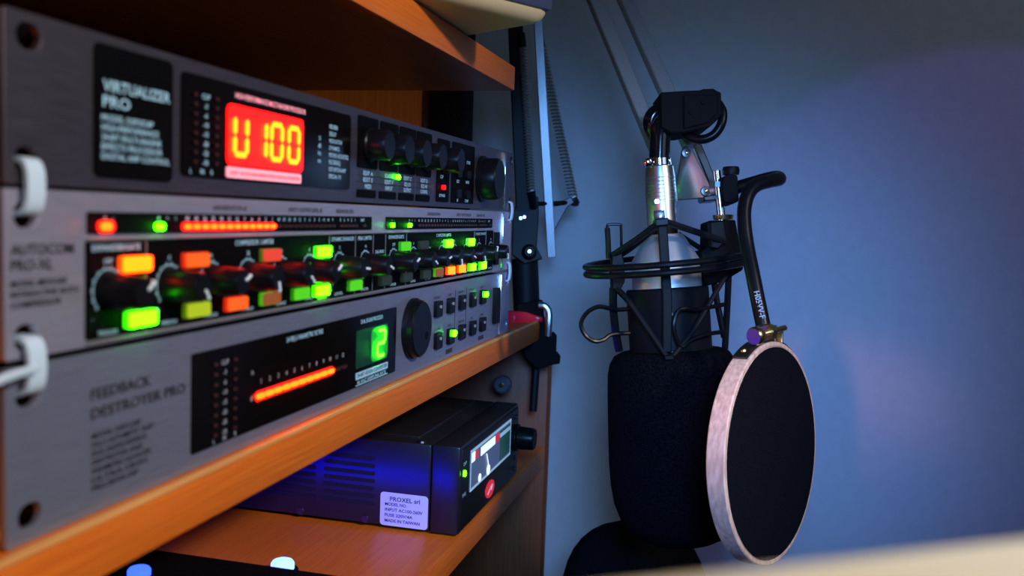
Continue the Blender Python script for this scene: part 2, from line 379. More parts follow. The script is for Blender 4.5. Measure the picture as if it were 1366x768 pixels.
# ---- unit 2 : compressor
s1 = blk(u2, .0282, .0776, .2200, .0836, .0008, name='meter_strip')
s2 = blk(u2, .2380, .0776, .4280, .0837, .0008, name='meter_strip')
def meters(st, o, lit):
    on = lambda k: k in lit
    for k, (u, s) in enumerate(((.0345, '+'), (.0378, '-'))):
        txt(st, s, o+u, .0814, .0013, align='c')
    for k in range(3): txt(st, ('0', '+', '1')[k], o+.0583+.0042*k, .0814, .0013, align='c')
    for k in range(12): txt(st, ('40', '30', '26', '22', '18', '15', '12', '9', '6', '4', '2', '1')[k], o+.0728+.00487*k, .0814, .0014, align='c')
    for k in range(12): txt(st, ('40', '30', '24', '18', '12', '9', '6', '3', '0', '+3', '+6', '9')[k], o+.1310+.0042*k, .0814, .0013, align='c')
    for k in range(5): txt(st, ('8', '6', '4', '2', '1')[k], o+.1850+.0038*k, .0814, .0013, align='c')
    txt(st, 'LIMIT', o+.2085, .0814, .0013, align='c')
    led(st, o+.0345, .0797, .0019, .0011, 'led_red' if not o else 'led_green', h=.001)
    if not o: obj('lens', plate(.0315, .0780, .0388, .0813, .0015, .0004, -.0010), 'led_red_halo', st)  # halo of the lit indicator, drawn as a glowing strip
    led(st, o+.0583, .0796, .0019, .0011, 'led_green', h=.001)
    if not o: obj('lens', plate(.0700, .0782, .1286, .0809, .0012, .0004, -.0010), 'led_red_halo', st)  # red halo behind the lit meter row, put into a glowing strip
    for k in range(12): led(st, o+.0728+.00487*k, .0795, .0014, .0007, 'led_red' if not o else 'led_off', y=-.0007, h=.001)
    for k in range(12): led(st, o+.1310+.0042*k, .0795, .0012, .0006, 'led_off', h=.001)
    for k in range(5): led(st, o+.1850+.0038*k, .0795, .0012, .0006, 'led_off', h=.001)
    led(st, o+.2095, .0795, .0012, .0006, 'led_off', h=.001)
meters(s1, 0, ()); meters(s2, .2096, ())
for o in (0, .2096):
    for s, u, ww in (('GAIN REDUCTION dB', .0880, .0212), ('INPUT / OUTPUT LEVEL dB', .1400, .0285), ('ENHANCER LEVEL', .1822, .0180)):
        txt(u2, s, o+u, .0850, .0016, 'print_dark', w=ww, y=-.0003)
mp = blk(u2, .0276, .0488, .4315, .0756, .0008, name='control_panel')
obj('divider_line', box(nb(), (.0276, -.0009, .0759), (.4315, .0003, .0764)), 'line_grey', u2)
obj('divider_line', box(nb(), (.0276, -.0009, .0478), (.4315, .0003, .0485)), 'line_grey', u2)
for u in (.0528, .1751, .2018, .2220, .2372, .2654, .3860, .4130): obj('divider_line', box(nb(), (u-.0002, -.0008, .0490), (u+.0002, .0003, .0754)), 'line_grey', mp)
for s, u, ww in (('EXPANDER/GATE', .0293, .0205), ('COMPRESSOR / LIMITER', .1010, .0265), ('DYNAMIC ENHANCER', .1768, .0228), ('PEAK LIMITER', .2040, .0155),
                 ('EXPANDER/GATE', .2404, .0205), ('COMPRESSOR / LIMITER', .3110, .0268), ('DYNAMIC ENHANCER', .3880, .0228)):
    txt(mp, s, u, .0730, .0017, w=ww)
txt(mp, 'DUAL MONO', .2242, .0664, .0015, w=.0105)
KU = (.0358, .0637, .0864, .1096, .1334, .1567, .1848, .2126)
knob2 = mesh('knob', lathe(nb(), solid([(.0054, 0), (.0052, .003), (.0046, .0118), (.0041, .0126)]), V((0, 0, 0)), -Y, 24), 'knob')
ptr = mesh('pointer', box(nb(), (-.0005, -.0131, .0012), (.0005, -.0080, .0050), .0002, 1), 'pointer')
def arc(u, v, r, a0, a1):
    bm = nb(); n = 22; A = []
    for i in range(n+1):
        a = math.radians(a0+(a1-a0)*i/n); A.append((bm.verts.new((u+r*math.cos(a), -.0009, v+r*math.sin(a))), bm.verts.new((u+(r+.00035)*math.cos(a), -.0009, v+(r+.00035)*math.sin(a)))))
    for i in range(n): bm.faces.new((A[i][0], A[i+1][0], A[i+1][1], A[i][1]))
    for i in range(0, n+1, 2):
        a = math.radians(a0+(a1-a0)*i/n); d = V((math.cos(a), 0, math.sin(a))); t = V((-d.z, 0, d.x))*.00018
        c = V((u, -.0009, v)); f = [bm.verts.new(c+d*(r-.0002)+t), bm.verts.new(c+d*(r+.0010)+t), bm.verts.new(c+d*(r+.0010)-t), bm.verts.new(c+d*(r-.0002)-t)]; bm.faces.new(f)
    return bm
KN = ('TRIGGER', 'THRESHOLD', 'RATIO', 'ATTACK', 'RELEASE', 'OUTPUT', 'LEVEL', 'LIMITER')
rots = (-40, 55, -25, 80, 38, -28, 5, 20, -20, 25, -10, 70, 15, 60, -60, 60)
for c in range(2):
    for i, u in enumerate(KU):
        uu = u + c*.2116
        obj('dial_scale', arc(uu, .0618, .0060, -45, 225), 'print_white', mp, 0)
        txt(mp, ('OFF', '0', '4', '20', '10', '0', '5', '+6')[i], uu, .0694, .0014, align='c')
        txt(mp, KN[i], uu, .0497, .0012, w=.0085, align='c')
        txt(mp, ('-', '-40', '1', '0', '.05', '-20', '0', '0')[i], uu-.0062, .0540, .0012, align='c')
        k = put('knob', knob2, 'knob', (uu, -.0004, .0618), u2)
        p = bpy.data.objects.new('pointer', ptr); C.objects.link(p); p.parent = k; p.rotation_euler = (0, math.radians(rots[i+8*c]+90), 0)
BUT = [(.0402, 1, 'amber'), (.0702, 1, 'orange'), (.1178, 1, 'redb'), (.1608, 1, 'lime'), (.2545, 1, 'green'), (.2820, 1, 'off'), (.3245, 1, 'lime'), (.3685, 1, 'lime'),
       (.0428, 0, 'lime'), (.0710, 0, 'olive'), (.0945, 0, 'orange'), (.1180, 0, 'brown'), (.1418, 0, 'green'), (.1600, 0, 'lime'), (.1936, 0, 'green'),
       (.2290, 0, 'off'), (.2580, 0, 'off'), (.2870, 0, 'off'), (.3085, 0, 'brown'), (.3300, 0, 'gold'), (.3510, 0, 'gold'), (.3735, 0, 'lime'), (.3975, 0, 'lime')]
for u, row, c in BUT:
    v = .0689 if row else .0529
    b = obj('push_button', plate(u, v-.0024, u+.0132, v+.0024, .0007, .0002, -.0020), 'body_'+c, u2)
    obj('lit_cap', prism(nb(), rrect(u+.0004, v-.0022, u+.0130, v+.0022, .0009), V((0, 0, 0)), X, Z, -Y, .0019, .0026), 'cap_'+c, b)
ul = obj('lit_legend', plate(.1650, .0489, .1735, .0501, .0003, .0002, -.0008), 'cap_green', u2)
for i, (s, h, ww) in enumerate((('AUTOCOM', .0026, .0215), ('PRO-XL', .0026, .0140), ('MODEL MDX1600', .0016, .0190), ('INTERACTIVE AUTO', .0016, .0235), ('COMPRESSOR', .0016, .0170))):
    txt(u2, s, .0016, (.0728, .0690, .0650, .0624, .0598)[i], h, 'print_dark', w=ww, y=-.0003)
blk(u2, .4345, .0520, .4425, .0745, .0008, 'black', -.0022, name='power_switch')

# ---- unit 3 : feedback filter
w3 = blk(u3, .0770, .0054, .2545, .0384, .0008, 'window_black', name='display_window')
txt(u3, 'FEEDBACK', .0298, .0322, .0030, 'print_dark', w=.0262, y=-.0003)
txt(u3, 'DESTROYER PRO', .0300, .0268, .0030, 'print_dark', w=.0435, y=-.0003)
for i, (s, ww) in enumerate((('MODEL DSP1124P', .021), ('FULLY AUTOMATIC 24-BIT', .0275), ('DUAL-ENGINE FEEDBACK', .024), ('DESTROYER AND', .022), ('PARAMETRIC EQUALIZER', .026), ('ULTRA-HIGH', .024), ('PRECISION DSP', .020))):
    txt(u3, s, .0302, .0212-i*.00245, .0016, 'print_dark', w=ww, y=-.0003)
for i, s in enumerate(('CLIP', '-3', '-6', '-10', '-15', '-20', '-25', '-30')):
    txt(w3, s, .0956, .0325-i*.00345, .0016, 'print_dim', align='c'); led(w3, .0895, .0333-i*.00345, .0011, .0006, 'led_off'); led(w3, .1017, .0333-i*.00345, .0011, .0006, 'led_off')
txt(w3, 'L', .0892, .0062, .0016, 'print_dim', align='c'); txt(w3, 'R', .1025, .0062, .0016, 'print_dim', align='c'); txt(w3, 'IN', .0957, .0062, .0016, 'print_dim', align='c')
txt(w3, '24 FBQ-3 PARAMETRIC FILTERS', .1388, .0346, .0019, w=.0315)
for i in range(12): txt(w3, str(i+1), .1199+.00643*i, .0218, .0018, 'print_dim', align='c')
txt(w3, 'A', .1128, .0260, .0017, 'print_dim'); txt(w3, 'B', .1128, .0164, .0017, 'print_dim')
obj('lens', plate(.1160, .0155, .1815, .0192, .0018, .0004, -.0009), 'led_red_halo', w3)  # red halo around the lit filter row, drawn as a glowing strip
for i in range(10): led(w3, .1192+.00652*i, .01735, .0027, .0009, 'led_red', y=-.0007, h=.001)
for i in range(2): led(w3, .1199+.00643*(10+i), .01735, .0026, .0008, 'led_off', h=.001)
txt(w3, 'DUAL ENGINE PROCESSOR', .2093, .0344, .0019, w=.0262)
obj('green_display', plate(.2050, .0140, .2425, .0316, .0010, .0004, -.0009), 'green_dim', w3)
obj('lens', plate(.2220, .0146, .2420, .0310, .0030, .0004, -.0012), 'green_glow', w3)  # green halo around the digit, drawn as a glowing plate
seg_digit(w3, 'abged', .2275, .0168, .0088, .0124, 'digit_green', lean=.05, th=.0017)
lbp = obj('legend_bar', plate(.2055, .0092, .2435, .0120, .0003, .0004, -.0009), 'print_white', w3)
txt(lbp, '24-BIT AD/DA CONVERTER', .2065, .0098, .0017, 'print_dark', w=.0358, y=-.00095)
txt(w3, '46 KHZ SAMPLING RATE', .2065, .0067, .0016, w=.0345)
for z0 in (.0060, .0088): obj('divider_line', box(nb(), (.2055, -.0009, z0), (.2435, .0002, z0+.0003)), 'print_white', w3)
jw = obj('jog_wheel', lathe(nb(), solid([(.0162, 0), (.0162, .0020), (.0155, .0026), (.0152, .0052), (.0143, .0060)]), V((.2790, 0, .0248)), -Y, 48), 'knob', u3)
obj('finger_dimple', lathe(nb(), solid([(.0022, .0055), (.0022, .0062)]), V((.2855, 0, .0205)), -Y, 16), 'matte_black', jw)
BL = ('FILTER SELECT', 'GAIN', 'BANDWIDTH', 'FREQUENCY', 'IN/OUT'), ('ENGINE', 'MODE', 'FINE TUNE', 'L/R', 'STORE')
for r in range(2):
    for i in range(5):
        u = .3180+.0228*i+(.0015 if r else 0); v = (.0317, .0132)[r]
        k = obj('key', plate(u-.0052, v-.0046, u+.0052, v+.0046, .0012, 0, -.0022), 'knob', u3)
        lit = (r, i) in ((0, 4), (1, 1))
        led(k, u+.001, v+(.0012 if not lit else .0016), .0017 if not lit else .0030, .0009 if not lit else .0018, 'led_green' if lit else 'led_off_grey', y=-.0022, h=.0004 if not lit else .0016)
        txt(u3, BL[r][i], u, v+.0058, .0014, 'print_dark', w=.0014*min(8, len(BL[r][i])), y=-.0003, align='c')
for u in (.3428, .4106): obj('legend_plate', plate(u-.006, .0028, u+.006, .0054, .0004, .0002, -.0003), 'print_dark', u3)
obj('power_switch', plate(.4375, .0106, .4472, .0355, .0008, 0, -.0030), 'black', u3)
for u in (.352, .3745): obj('divider_line', box(nb(), (u-.0001, -.0004, .010), (u+.0001, .0002, .040)), 'print_dark', u3)

# ---- cable ties through the rack holes
def tie(hu, va, vb, wd, m, label, tail=False, bulge=.0022):
    t = thing('cable_tie', (hu, 0, vb), label, 'cable tie')
    P = [(.004, va), (-.0005, va-.0003), (-bulge, va-.0025), (-bulge-.0004, (va+vb)/2), (-bulge, vb+.0025), (-.0005, vb+.0003), (.004, vb)]
    Q = spline([V((0, a, b)) for a, b in P], 5); bm = nb(); rr = []
    for i, q in enumerate(Q):
        d = (Q[min(i+1, len(Q)-1)]-Q[max(i-1, 0)]).normalized(); n = V((0, d.z, -d.y))*.0006
        rr.append([bm.verts.new(V((hu+s*wd, 0, 0))+q+n*k) for s, k in ((-1, -1), (1, -1), (1, 1), (-1, 1))])
    for i in range(len(rr)-1):
        for j in range(4): bm.faces.new((rr[i][j], rr[i][(j+1) % 4], rr[i+1][(j+1) % 4], rr[i+1][j]))
    bm.faces.new(rr[0]); bm.faces.new(rr[-1])
    obj('strap', bm, m, t)
    if tail:
        obj('tie_tail', tube(nb(), spline([V((hu-.002, -.0045, (va+vb)/2)), V((hu-.012, -.006, (va+vb)/2-.0002)), V((hu-.026, -.009, (va+vb)/2-.001))], 5), [.0012]*10+[.0009], 6), m, t)
tie(.0070, .0962, .0828, .0029, 'nylon', 'pale nylon tie joining the left ears of the effects processor and compressor')
tie(.0072, .0520, .0383, .0029, 'nylon', 'pale nylon tie with loose tail joining the left ears of compressor and feedback filter', True)
tie(.4765, .0962, .0828, .0018, 'nylon', 'pale nylon tie joining the right ears of the effects processor and compressor', bulge=.0014)
tie(.4765, .0520, .0383, .0018, 'nylon', 'pale nylon tie joining the right ears of compressor and feedback filter', bulge=.0014)

# ------------------------------------------------------------------ power supply on the lower shelf
PX0, PX1, PY0, PZ0, PZ1 = .367, .517, -.002, -.119, -.0608
ps = thing('power_supply', (.44, .09, PZ0), 'black bench power supply with lit meter window and white rating label', 'power supply')
def xz(y0, z0, y1, z1, r, x0, x1): return prism(nb(), rrect(y0, z0, y1, z1, r), V((0, 0, 0)), Y, Z, X, x0, x1)
obj('case', box(nb(), (PX0, .0175, PZ0+.002), (PX1, .19, PZ1), .0015), 'psu_case', ps)
fr = obj('front_bezel', box(nb(), (PX0-.0003, PY0, PZ0+.0012), (PX1+.0003, .0170, PZ1+.0004), .0016), 'psu_case', ps)
obj('front_panel', box(nb(), (PX0+.0025, PY0-.0010, PZ0+.004), (PX1-.0025, PY0+.002, PZ1-.002), .0005), 'psu_front', ps)
obj('top_plate', box(nb(), (PX0+.012, .03, PZ1-.0005), (PX1-.012, .18, PZ1+.0016), .0006), 'psu_case', ps)
for y in (.03, .17):
    for x in (.38, .50): obj('foot', lathe(nb(), solid([(.006, 0), (.006, .0022)]), V((x, y, PZ0)), Z, 14), 'black', ps)
for g in range(2):
    for i in range(7):
        z = -.0735-.0050*i; y0 = (.0555, .0975)[g]
        obj('vent_slot', xz(y0, z-.0012, y0+.036, z+.0012, .0010, PX0-.0004, PX0+.002), 'hole_dark', ps)
for y, z in ((.0616, -.1142), (.108, -.1142)): obj('screw', lathe(nb(), solid([(.0028, 0), (.0024, .0010)]), V((PX0, y, z)), -X, 14), 'dark_steel', ps)
obj('screw', lathe(nb(), solid([(.0030, 0), (.0026, .0012)]), V((PX0+.004, .0255, PZ1)), Z, 14), 'dark_steel', ps)
rl = obj('rating_label', xz(.0186, -.1165, .0512, -.0946, .0022, PX0-.0003, PX0+.0005), 'label_white', ps)
A_, B_ = -Y, Z
for i, (s, h, ww, off) in enumerate((('PROXEL srl', .0028, .0205, .0445), ('MODEL NO.', .0020, .0150, .0478), ('INPUT AC100-260V', .0020, .0258, .0478), ('FUSE 220V/4A', .0020, .0190, .0478), ('MADE IN TAIWAN', .0020, .0240, .0478))):
    txt(rl, s, 0, 0, h, 'print_dark', w=ww, o=V((PX0-.0004, off, (-.1000, -.1032, -.1068, -.1104, -.1140)[i])), a=A_, b=B_)
yf = PY0-.0010
mw = obj('meter_window', plate(.3850, -.0944, .4885, -.0668, .0006, yf, yf-.0006), 'meter_back', ps)
def mrect(u0, v0, u1_, v1, m, k=1): obj('meter_mark', plate(u0, v0, u1_, v1, .0003, yf-.0005, yf-.0006-.0002*k), m, mw)
for a in ((.3850, -.0686, .4885, -.0668), (.3850, -.0944, .4885, -.0927), (.3850, -.0944, .3862, -.0668), (.4873, -.0944, .4885, -.0668)): mrect(*a, 'meter_rim')
mrect(.3868, -.0755, .3945, -.0690, 'meter_white'); mrect(.3955, -.0750, .4015, -.0695, 'meter_red')
mrect(.4080, -.0760, .4440, -.0700, 'meter_white'); mrect(.4455, -.0758, .4545, -.0698, 'meter_red'); mrect(.4570, -.0915, .4865, -.0700, 'meter_green')
mrect(.4570, -.0745, .4850, -.0715, 'meter_rim', 2)
for c_, r0 in ((.407, .0030), (.428, .0040)):
    obj('meter_pivot', lathe(nb(), [(r0, 0), (r0*.9, .0006), (0, .0010)], V((c_, yf-.0005, -.0905)), -Y, 18), 'meter_white', mw)
obj('needle', tube(nb(), [V((.428, yf-.0012, -.0895)), V((.421, yf-.0012, -.0775))], .0004, 6), 'meter_white', mw)
led(ps, .3725, -.0785, .0020, .0020, 'led_green', y=yf, h=.0012)
txt(ps, 'OVP', .3700, -.0735, .0024, y=yf-.0003); txt(ps, 'POWER', .3695, -.0938, .0024, w=.0075, y=yf-.0003)
lg = obj('red_badge', prism(nb(), [(.0110*math.cos(a*PI/12), .0060*math.sin(a*PI/12)) for a in range(24)], V((.4355, yf, -.1062)), X, Z, -Y, 0, .0006), 'meter_red', ps)
obj('badge_swoosh', tube(nb(), spline([V((.4285, yf-.0008, -.1085)), V((.434, yf-.0008, -.1062)), V((.440, yf-.0008, -.1040)), V((.4375, yf-.0008, -.1075))], 5), .0004, 6), 'label_white', lg)
obj('knob', lathe(nb(), solid([(.0105, 0), (.0105, .003), (.0090, .0036), (.0085, .0145), (.0078, .016)]), V((.5045, yf, -.0850)), -Y, 28), 'knob', ps)
for z in (-.0690, -.1010, -.1100): led(ps, .506, z, .0016, .0016, 'dark_steel', y=yf, h=.0010, name='screw')

# blue indicator lamps on the lower shelf
def blue_lamp(x, y, r, h, m, label, zb=-.119):
    t = thing('blue_lamp', (x, y, zb), label, 'lamp')
    obj('lamp_holder', lathe(nb(), solid([(r*1.35, 0), (r*1.35, h*.35), (r*1.05, h*.4)]), V((x, y, zb)), Z, 20), 'black', t)
    obj('bulb', lathe(nb(), [(r, h*.4), (r, h*.72), (r*.85, h*.87), (r*.5, h*.97), (0, h)], V((x, y, zb)), Z, 20), m, t)
blue_lamp(.2760, .0720, .0065, .0095, 'blue_led_white', 'small pale blue glowing lamp in front of the power supply')
blue_lamp(.1960, .1060, .0055, .0075, 'blue_led', 'small deep blue glowing lamp on top of the added low black box', -.0965)

bl = thing('added_glow_box', (.18, .10, -.119), 'low black box added to cast blue glow on the power supply', 'added light')  # added: blue side lights the power supply, dark lid covers bright shelf
obj('housing', box(nb(), (.12, .004, -.119), (.2310, .19, -.0985), .001), 'black', bl)
obj('lid', box(nb(), (.12, .002, -.0988), (.2345, .192, -.0965), .0008), 'black', bl)
obj('glowing_side', box(nb(), (.2308, .008, -.118), (.2325, .17, -.0992), .0005), 'blue_panel', bl)

# ------------------------------------------------------------------ cream device on the upper shelf
e = thing('cream_monitor', (.25, .08, .192), 'cream cased device with dark blue face overhanging the upper shelf', 'monitor')
fa = V((-.848, .530, 0)); fb = V((.530, .848, 0)); c0 = V((.3300, -.0590, .193))
def ebox(a0, a1, b0, b1, z0, z1, bev, seg): 
    return obox(nb(), c0+fa*(a0+a1)/2+fb*(b0+b1)/2+Z*((z0+z1)/2), fa*(a1-a0)/2, fb*(b1-b0)/2, Z*((z1-z0)/2), bev, seg)
obj('casing', ebox(0, .30, 0, .20, 0, .24, .009, 4), 'cream', e)
obj('face_panel', ebox(.0015, .298, -.0020, .02, .0065, .236, .003, 2), 'navy', e)

# ------------------------------------------------------------------ desk the camera stands on
dk = thing('desk', (-.25, -.35, -.72), 'cream desk top with a pale edge close in front of the view', 'desk')
A0 = V((-.0923, -.1777, 0)); ed = V((.0303, -.0444, 0)).normalized(); en = V((-ed.y, ed.x, 0)); en = en if en.x < 0 else -en
ZT = .055
bm = nb(); prism(bm, rrect(-.165, 0, .55, .50, .012), A0, ed, en, Z, ZT-.018, ZT)
bmesh.ops.bevel(bm, geom=[q for q in bm.edges if abs(q.verts[0].co.z-q.verts[1].co.z) < 1e-6], offset=.003, segments=2, affect='EDGES')
obj('desk_top', bm, 'desk', dk)
for s, t in ((-.12, .05), (.50, .05), (-.12, .45), (.50, .45)):
    q = A0+ed*s+en*t; obj('leg', obox(nb(), q+Z*((ZT-.018-.72)/2), ed*.018, en*.018, Z*((ZT-.018+.72)/2), .003), 'arm_black', dk)

# ------------------------------------------------------------------ boom arm
ba = thing('boom_arm', tuple(W(712, 450, .80)), 'black and grey spring-balanced boom arm clamped to the shelf end', 'microphone arm')
SX = RT.copy()
def sq(p0, p1, hw, m, name, par=ba, side=None, ht=None):
    d = (p1-p0); L = d.length; d = d.normalized(); a = side or RT; a = (a-d*a.dot(d)).normalized(); b = d.cross(a)
    return obj(name, obox(nb(), (p0+p1)/2, a*hw, b*(ht or hw), d*L/2, hw*.16, 1), m, par)
def spring(p0, p1, R, r, turns, m):
    d = p1-p0; L = d.length; d = d.normalized(); n = d.orthogonal().normalized(); b = d.cross(n); P = []
    k = turns*8
    for i in range(k+1):
        a = 2*PI*i/8; P.append(p0+d*(L*i/k)+(n*math.cos(a)+b*math.sin(a))*R)
    return obj('spring', tube(nb(), P, r, 5), m, ba)
EL = W(668, -330, .74)
# lower arm
sq(W(736, 343, .805), W(697, -330, .755), .0038, 'arm_metal', 'lower_tube')
sq(W(700, 330, .795), W(672, -330, .745), .0062, 'arm_black', 'lower_tube')
spring(W(709, 256, .774), W(697, 62, .759), .0030, .0008, 46, 'spring_metal')
spring(W(765, 264, .815), W(722, 62, .785), .0036, .0009, 44, 'spring_metal')
for p, q in ((W(709, 256, .774), W(712, 276, .784)), (W(697, 62, .759), W(695, 45, .760)), (W(765, 264, .815), W(767, 271, .815)), (W(722, 62, .785), W(720, 48, .784))):
    obj('spring_end', rod(nb(), p, q, .0034, 12), 'arm_black', ba)
obj('pivot_ball', lathe(nb(), [(0, -.004), (.003, -.003), (.0042, 0), (.003, .003), (0, .004)], W(767, 270, .815), UP, 14), 'dark_steel', ba)
def pxprism(pts, d0, d1, slope=0, x0=0):       # a plate whose outline is given where it stands: front face d0, back face d1 metres away
    bm = nb(); a = [bm.verts.new(W(x, y, d0+slope*(x0-x))) for x, y in pts]; b = [bm.verts.new(W(x, y, d0+slope*(x0-x))+FW*(d1-d0)) for x, y in pts]
    bm.faces.new(a); bm.faces.new(b[::-1]); k = len(pts)
    for i in range(k): bm.faces.new((a[i], a[(i+1) % k], b[(i+1) % k], b[i]))
    bmesh.ops.recalc_face_normals(bm, faces=bm.faces)
    bmesh.ops.bevel(bm, geom=list(bm.edges), offset=.0007, segments=1, affect='EDGES')
    return bm
obj('ear_bracket', pxprism([(733, 276), (762, 262), (766, 270), (757, 276), (737, 312), (733, 314)], .808, .812), 'hinge', ba)
obj('spring_bar', rod(nb(), W(712, 272, .79), W(767, 270, .815), .002, 10), 'arm_black', ba)
obj('base_bracket', pxprism([(690, 268), (703, 258), (718, 262), (719, 282), (716, 330), (724, 345), (700, 352), (683, 340), (684, 285)], .785, .802), 'arm_black', ba)
for x, y in ((694.5, 291), (699.5, 289.5)): obj('rivet', lathe(nb(), solid([(.0017, 0), (.0013, .0010)]), W(x, y, .785), -FW, 12), 'silver', ba)
obj('pivot_knob', lathe(nb(), solid([(.0065, 0), (.0065, .006), (.004, .011)]), W(706, 336, .785), -FW, 16), 'arm_black', ba)
obj('pivot_screw', lathe(nb(), solid([(.0018, .011), (.0015, .012)]), W(706, 336, .785), -FW, 10), 'silver', ba)
obj('post', rod(nb(), W(700, 345, .80), W(703, 425, .805), .0115, 20), 'arm_black', ba)
cl = obj('clamp', pxprism([(690, 405), (724, 400), (726, 418), (728, 443), (743, 446), (742, 472), (748, 474), (747, 485), (729, 488), (716, 492), (700, 476), (696, 452), (688, 430)], .785, .83), 'matte_black', ba)
obj('clamp_screw', rod(nb(), W(716, 478, .80), W(711, 548, .80), .0034, 12), 'arm_black', ba)
obj('clamp_hook', tube(nb(), spline([W(719, 407, .782), W(727, 408, .781), W(732, 416, .781), W(732, 432, .781), W(731, 448, .782)], 5), .0030, 10), 'silver', ba)
lv = [W(678, 424, .758), W(680, 424, .760), W(700, 424.5, .77), W(713, 425.5, .777), W(721, 426, .782)]
obj('lever_handle', tube(nb(), lv, [.0050, .0062, .0055, .0036, .0024], 16), 'red_plastic', ba)
# elbow and upper arm
obj('elbow', obox(nb(), W(684, -335, .745), RT*.022, FW*.012, UP*.016, .003), 'arm_black', ba)
sq(W(904, 265, .628), W(668, -300, .742), .0048, 'arm_metal', 'upper_tube')
sq(W(922, 196, .628), W(700, -300, .745), .0048, 'arm_metal', 'upper_tube')
br = obj('end_bracket', pxprism([(910, 199), (914, 194), (921, 195), (925, 201), (950, 252), (949, 261), (944, 264), (904, 267), (900, 262), (903, 240)], .611, .614, .00022, 925), 'zinc', ba)
obj('end_bracket', pxprism([(924, 190), (936, 192), (954, 236), (952, 246), (946, 244)], .636, .639), 'dark_steel', ba)
for x, y in ((915.5, 204), (941, 255)):
    b = obj('bolt', lathe(nb(), solid([(.0034, 0), (.0030, .0016), (.0014, .0018)]), W(x, y, .611+.00022*(925-x)), -FW, 18), 'dark_steel', br)
    obj('bolt_pin', lathe(nb(), [(.0014, .0016), (.0010, .0026), (0, .0030)], W(x, y, .611+.00022*(925-x)), -FW, 12), 'brass', b)
obj('hinge_block', rod(nb(), W(946, 255, .612), W(966, 253, .608), .0062, 20), 'zinc', ba)
obj('bracket_foot', pxprism([(938, 262), (960, 258), (968, 262), (958, 267), (940, 268)], .602, .622), 'dark_steel', ba)
st = obj('stud', rod(nb(), W(955.5, 228, .605), W(964, 304, .603), .0028, 14), 'chrome', ba)
obj('lock_nut', lathe(nb(), solid([(.0050, 0), (.0050, .0036)]), W(957, 243, .605), -UP, 6), 'zinc', st)
obj('lock_nut', lathe(nb(), solid([(.0068, 0), (.0062, .0028)]), W(964.5, 287, .603), -UP, 24), 'brass', st)

# ------------------------------------------------------------------ microphone (hanging head down)
MO = W(879, 212, .600); MA = (W(895, 468, .600)-MO).normalized(); px = .600/1240
mc = thing('microphone', tuple(MO), 'silver and black studio microphone hanging upside down in the shock mount', 'microphone')
def ml(name, prof, m, par, seg=48, smooth=35): return obj(name, lathe(nb(), solid([(r*px, h*px) for r, h in prof]), MO, MA, seg), m, par, smooth)
nk = ml('neck', [(16, 9), (18.5, 11), (20, 24), (21, 50), (21.3, 88)], 'silver', mc)
for i in range(7): ml('groove_ring', [(19.6+.15*i, 25+i*5), (20.3+.14*i, 25.4+i*5), (20.5+.14*i, 26.8+i*5), (20.0, 27.2+i*5)], 'zinc', nk, 40)
fdir = (CAM-MO); fdir = (fdir-MA*fdir.dot(MA)).normalized(); rdir = MA.cross(fdir); rdir = rdir if rdir.dot(RT) > 0 else -rdir
def onneck(h, lat, r): return MO + MA*(h*px) + rdir*(lat*px) + fdir*(math.sqrt(max(0, r*r-lat*lat))*px)
obj('neck_screw', lathe(nb(), solid([(.0019, 0), (.0015, .0008)]), onneck(58, -6, 20.8), fdir, 14), 'chrome', nk)
obj('switch', obox(nb(), onneck(76, -4, 20.5), rdir*.0035, fdir*.0009, MA*.0030, .0004), 'dark_steel', nk)
obj('switch_slider', obox(nb(), onneck(78, -3, 21.5), rdir*.0012, fdir*.0012, MA*.0012, .0003), 'silver', nk)
ml('neck_ring', [(19, 87), (19, 103)], 'black', mc)
ml('shoulder', [(22, 101), (25, 102), (44, 134), (45.5, 137)], 'satin_silver', mc)
ml('collar', [(45.0, 137), (45.0, 147), (46, 147.6), (46, 174)], 'satin_silver', mc)
bd = ml('body', [(53, 172), (54.5, 174), (54.5, 268)], 'black', mc)
ml('grille', [(50, 266), (50, 410), (40, 470), (0.1, 492)], 'dark_steel', mc)
for hh in (205, 255):
    rr_ = 54.6; lat = 3; obj('screw', lathe(nb(), solid([(.0016, 0), (.0012, .0006)]), MO+MA*(hh*px)+rdir*(lat*px)+fdir*(rr_*px), fdir, 12), 'dark_steel', bd)
fm = [(52, 254), (66, 255), (76, 260), (82.5, 270), (86, 285), (88, 315), (90, 360), (91.5, 400), (91, 430), (88, 456), (80, 480), (66, 498), (46, 508), (22, 512)]
solo('foam_windscreen', lathe(nb(), [(50*px, 262*px)]+[(r*px, h*px) for r, h in fm]+[(0, 513*px)], MO, MA, 64), 'foam', 'large black foam windscreen pulled over the microphone head', 'windscreen', smooth=60)

# cable and connector on top of the microphone
cb = thing('microphone_cable', tuple(W(880, 214, .60)), 'thick black microphone cable bent into a black box', 'cable')
obj('cable_sleeve', tube(nb(), spline([W(879.5, 220, .600), W(880, 200, .600), W(881, 182, .600), W(884, 168, .600), W(893, 160, .598), W(905, 156, .604)], 7), .0067, 20), 'gloss_black', cb)
obj('cable_sleeve', tube(nb(), spline([W(873, 178, .613), W(868, 166, .612), W(872, 153, .611), W(884, 146, .611), W(900, 143, .612)], 7), .0052, 16), 'gloss_black', cb)
rg_ = obj('hose_clamp', lathe(nb(), [(15.2*px, 0), (16.2*px, .0006), (16.2*px, .0050), (15.2*px, .0056), (13*px, .0056), (13*px, 0), (15.2*px, 0)], W(879, 211, .600), MA, 32), 'chrome', cb)
for x, d in ((864, .590), (889, .592)): 
    obj('clamp_screw', lathe(nb(), solid([(.0027, 0), (.0027, .0015), (.0018, .0020)]), W(x, 216.5, d+.004), (CAM-W(x, 216.5, d)).normalized(), 14), 'chrome', rg_)
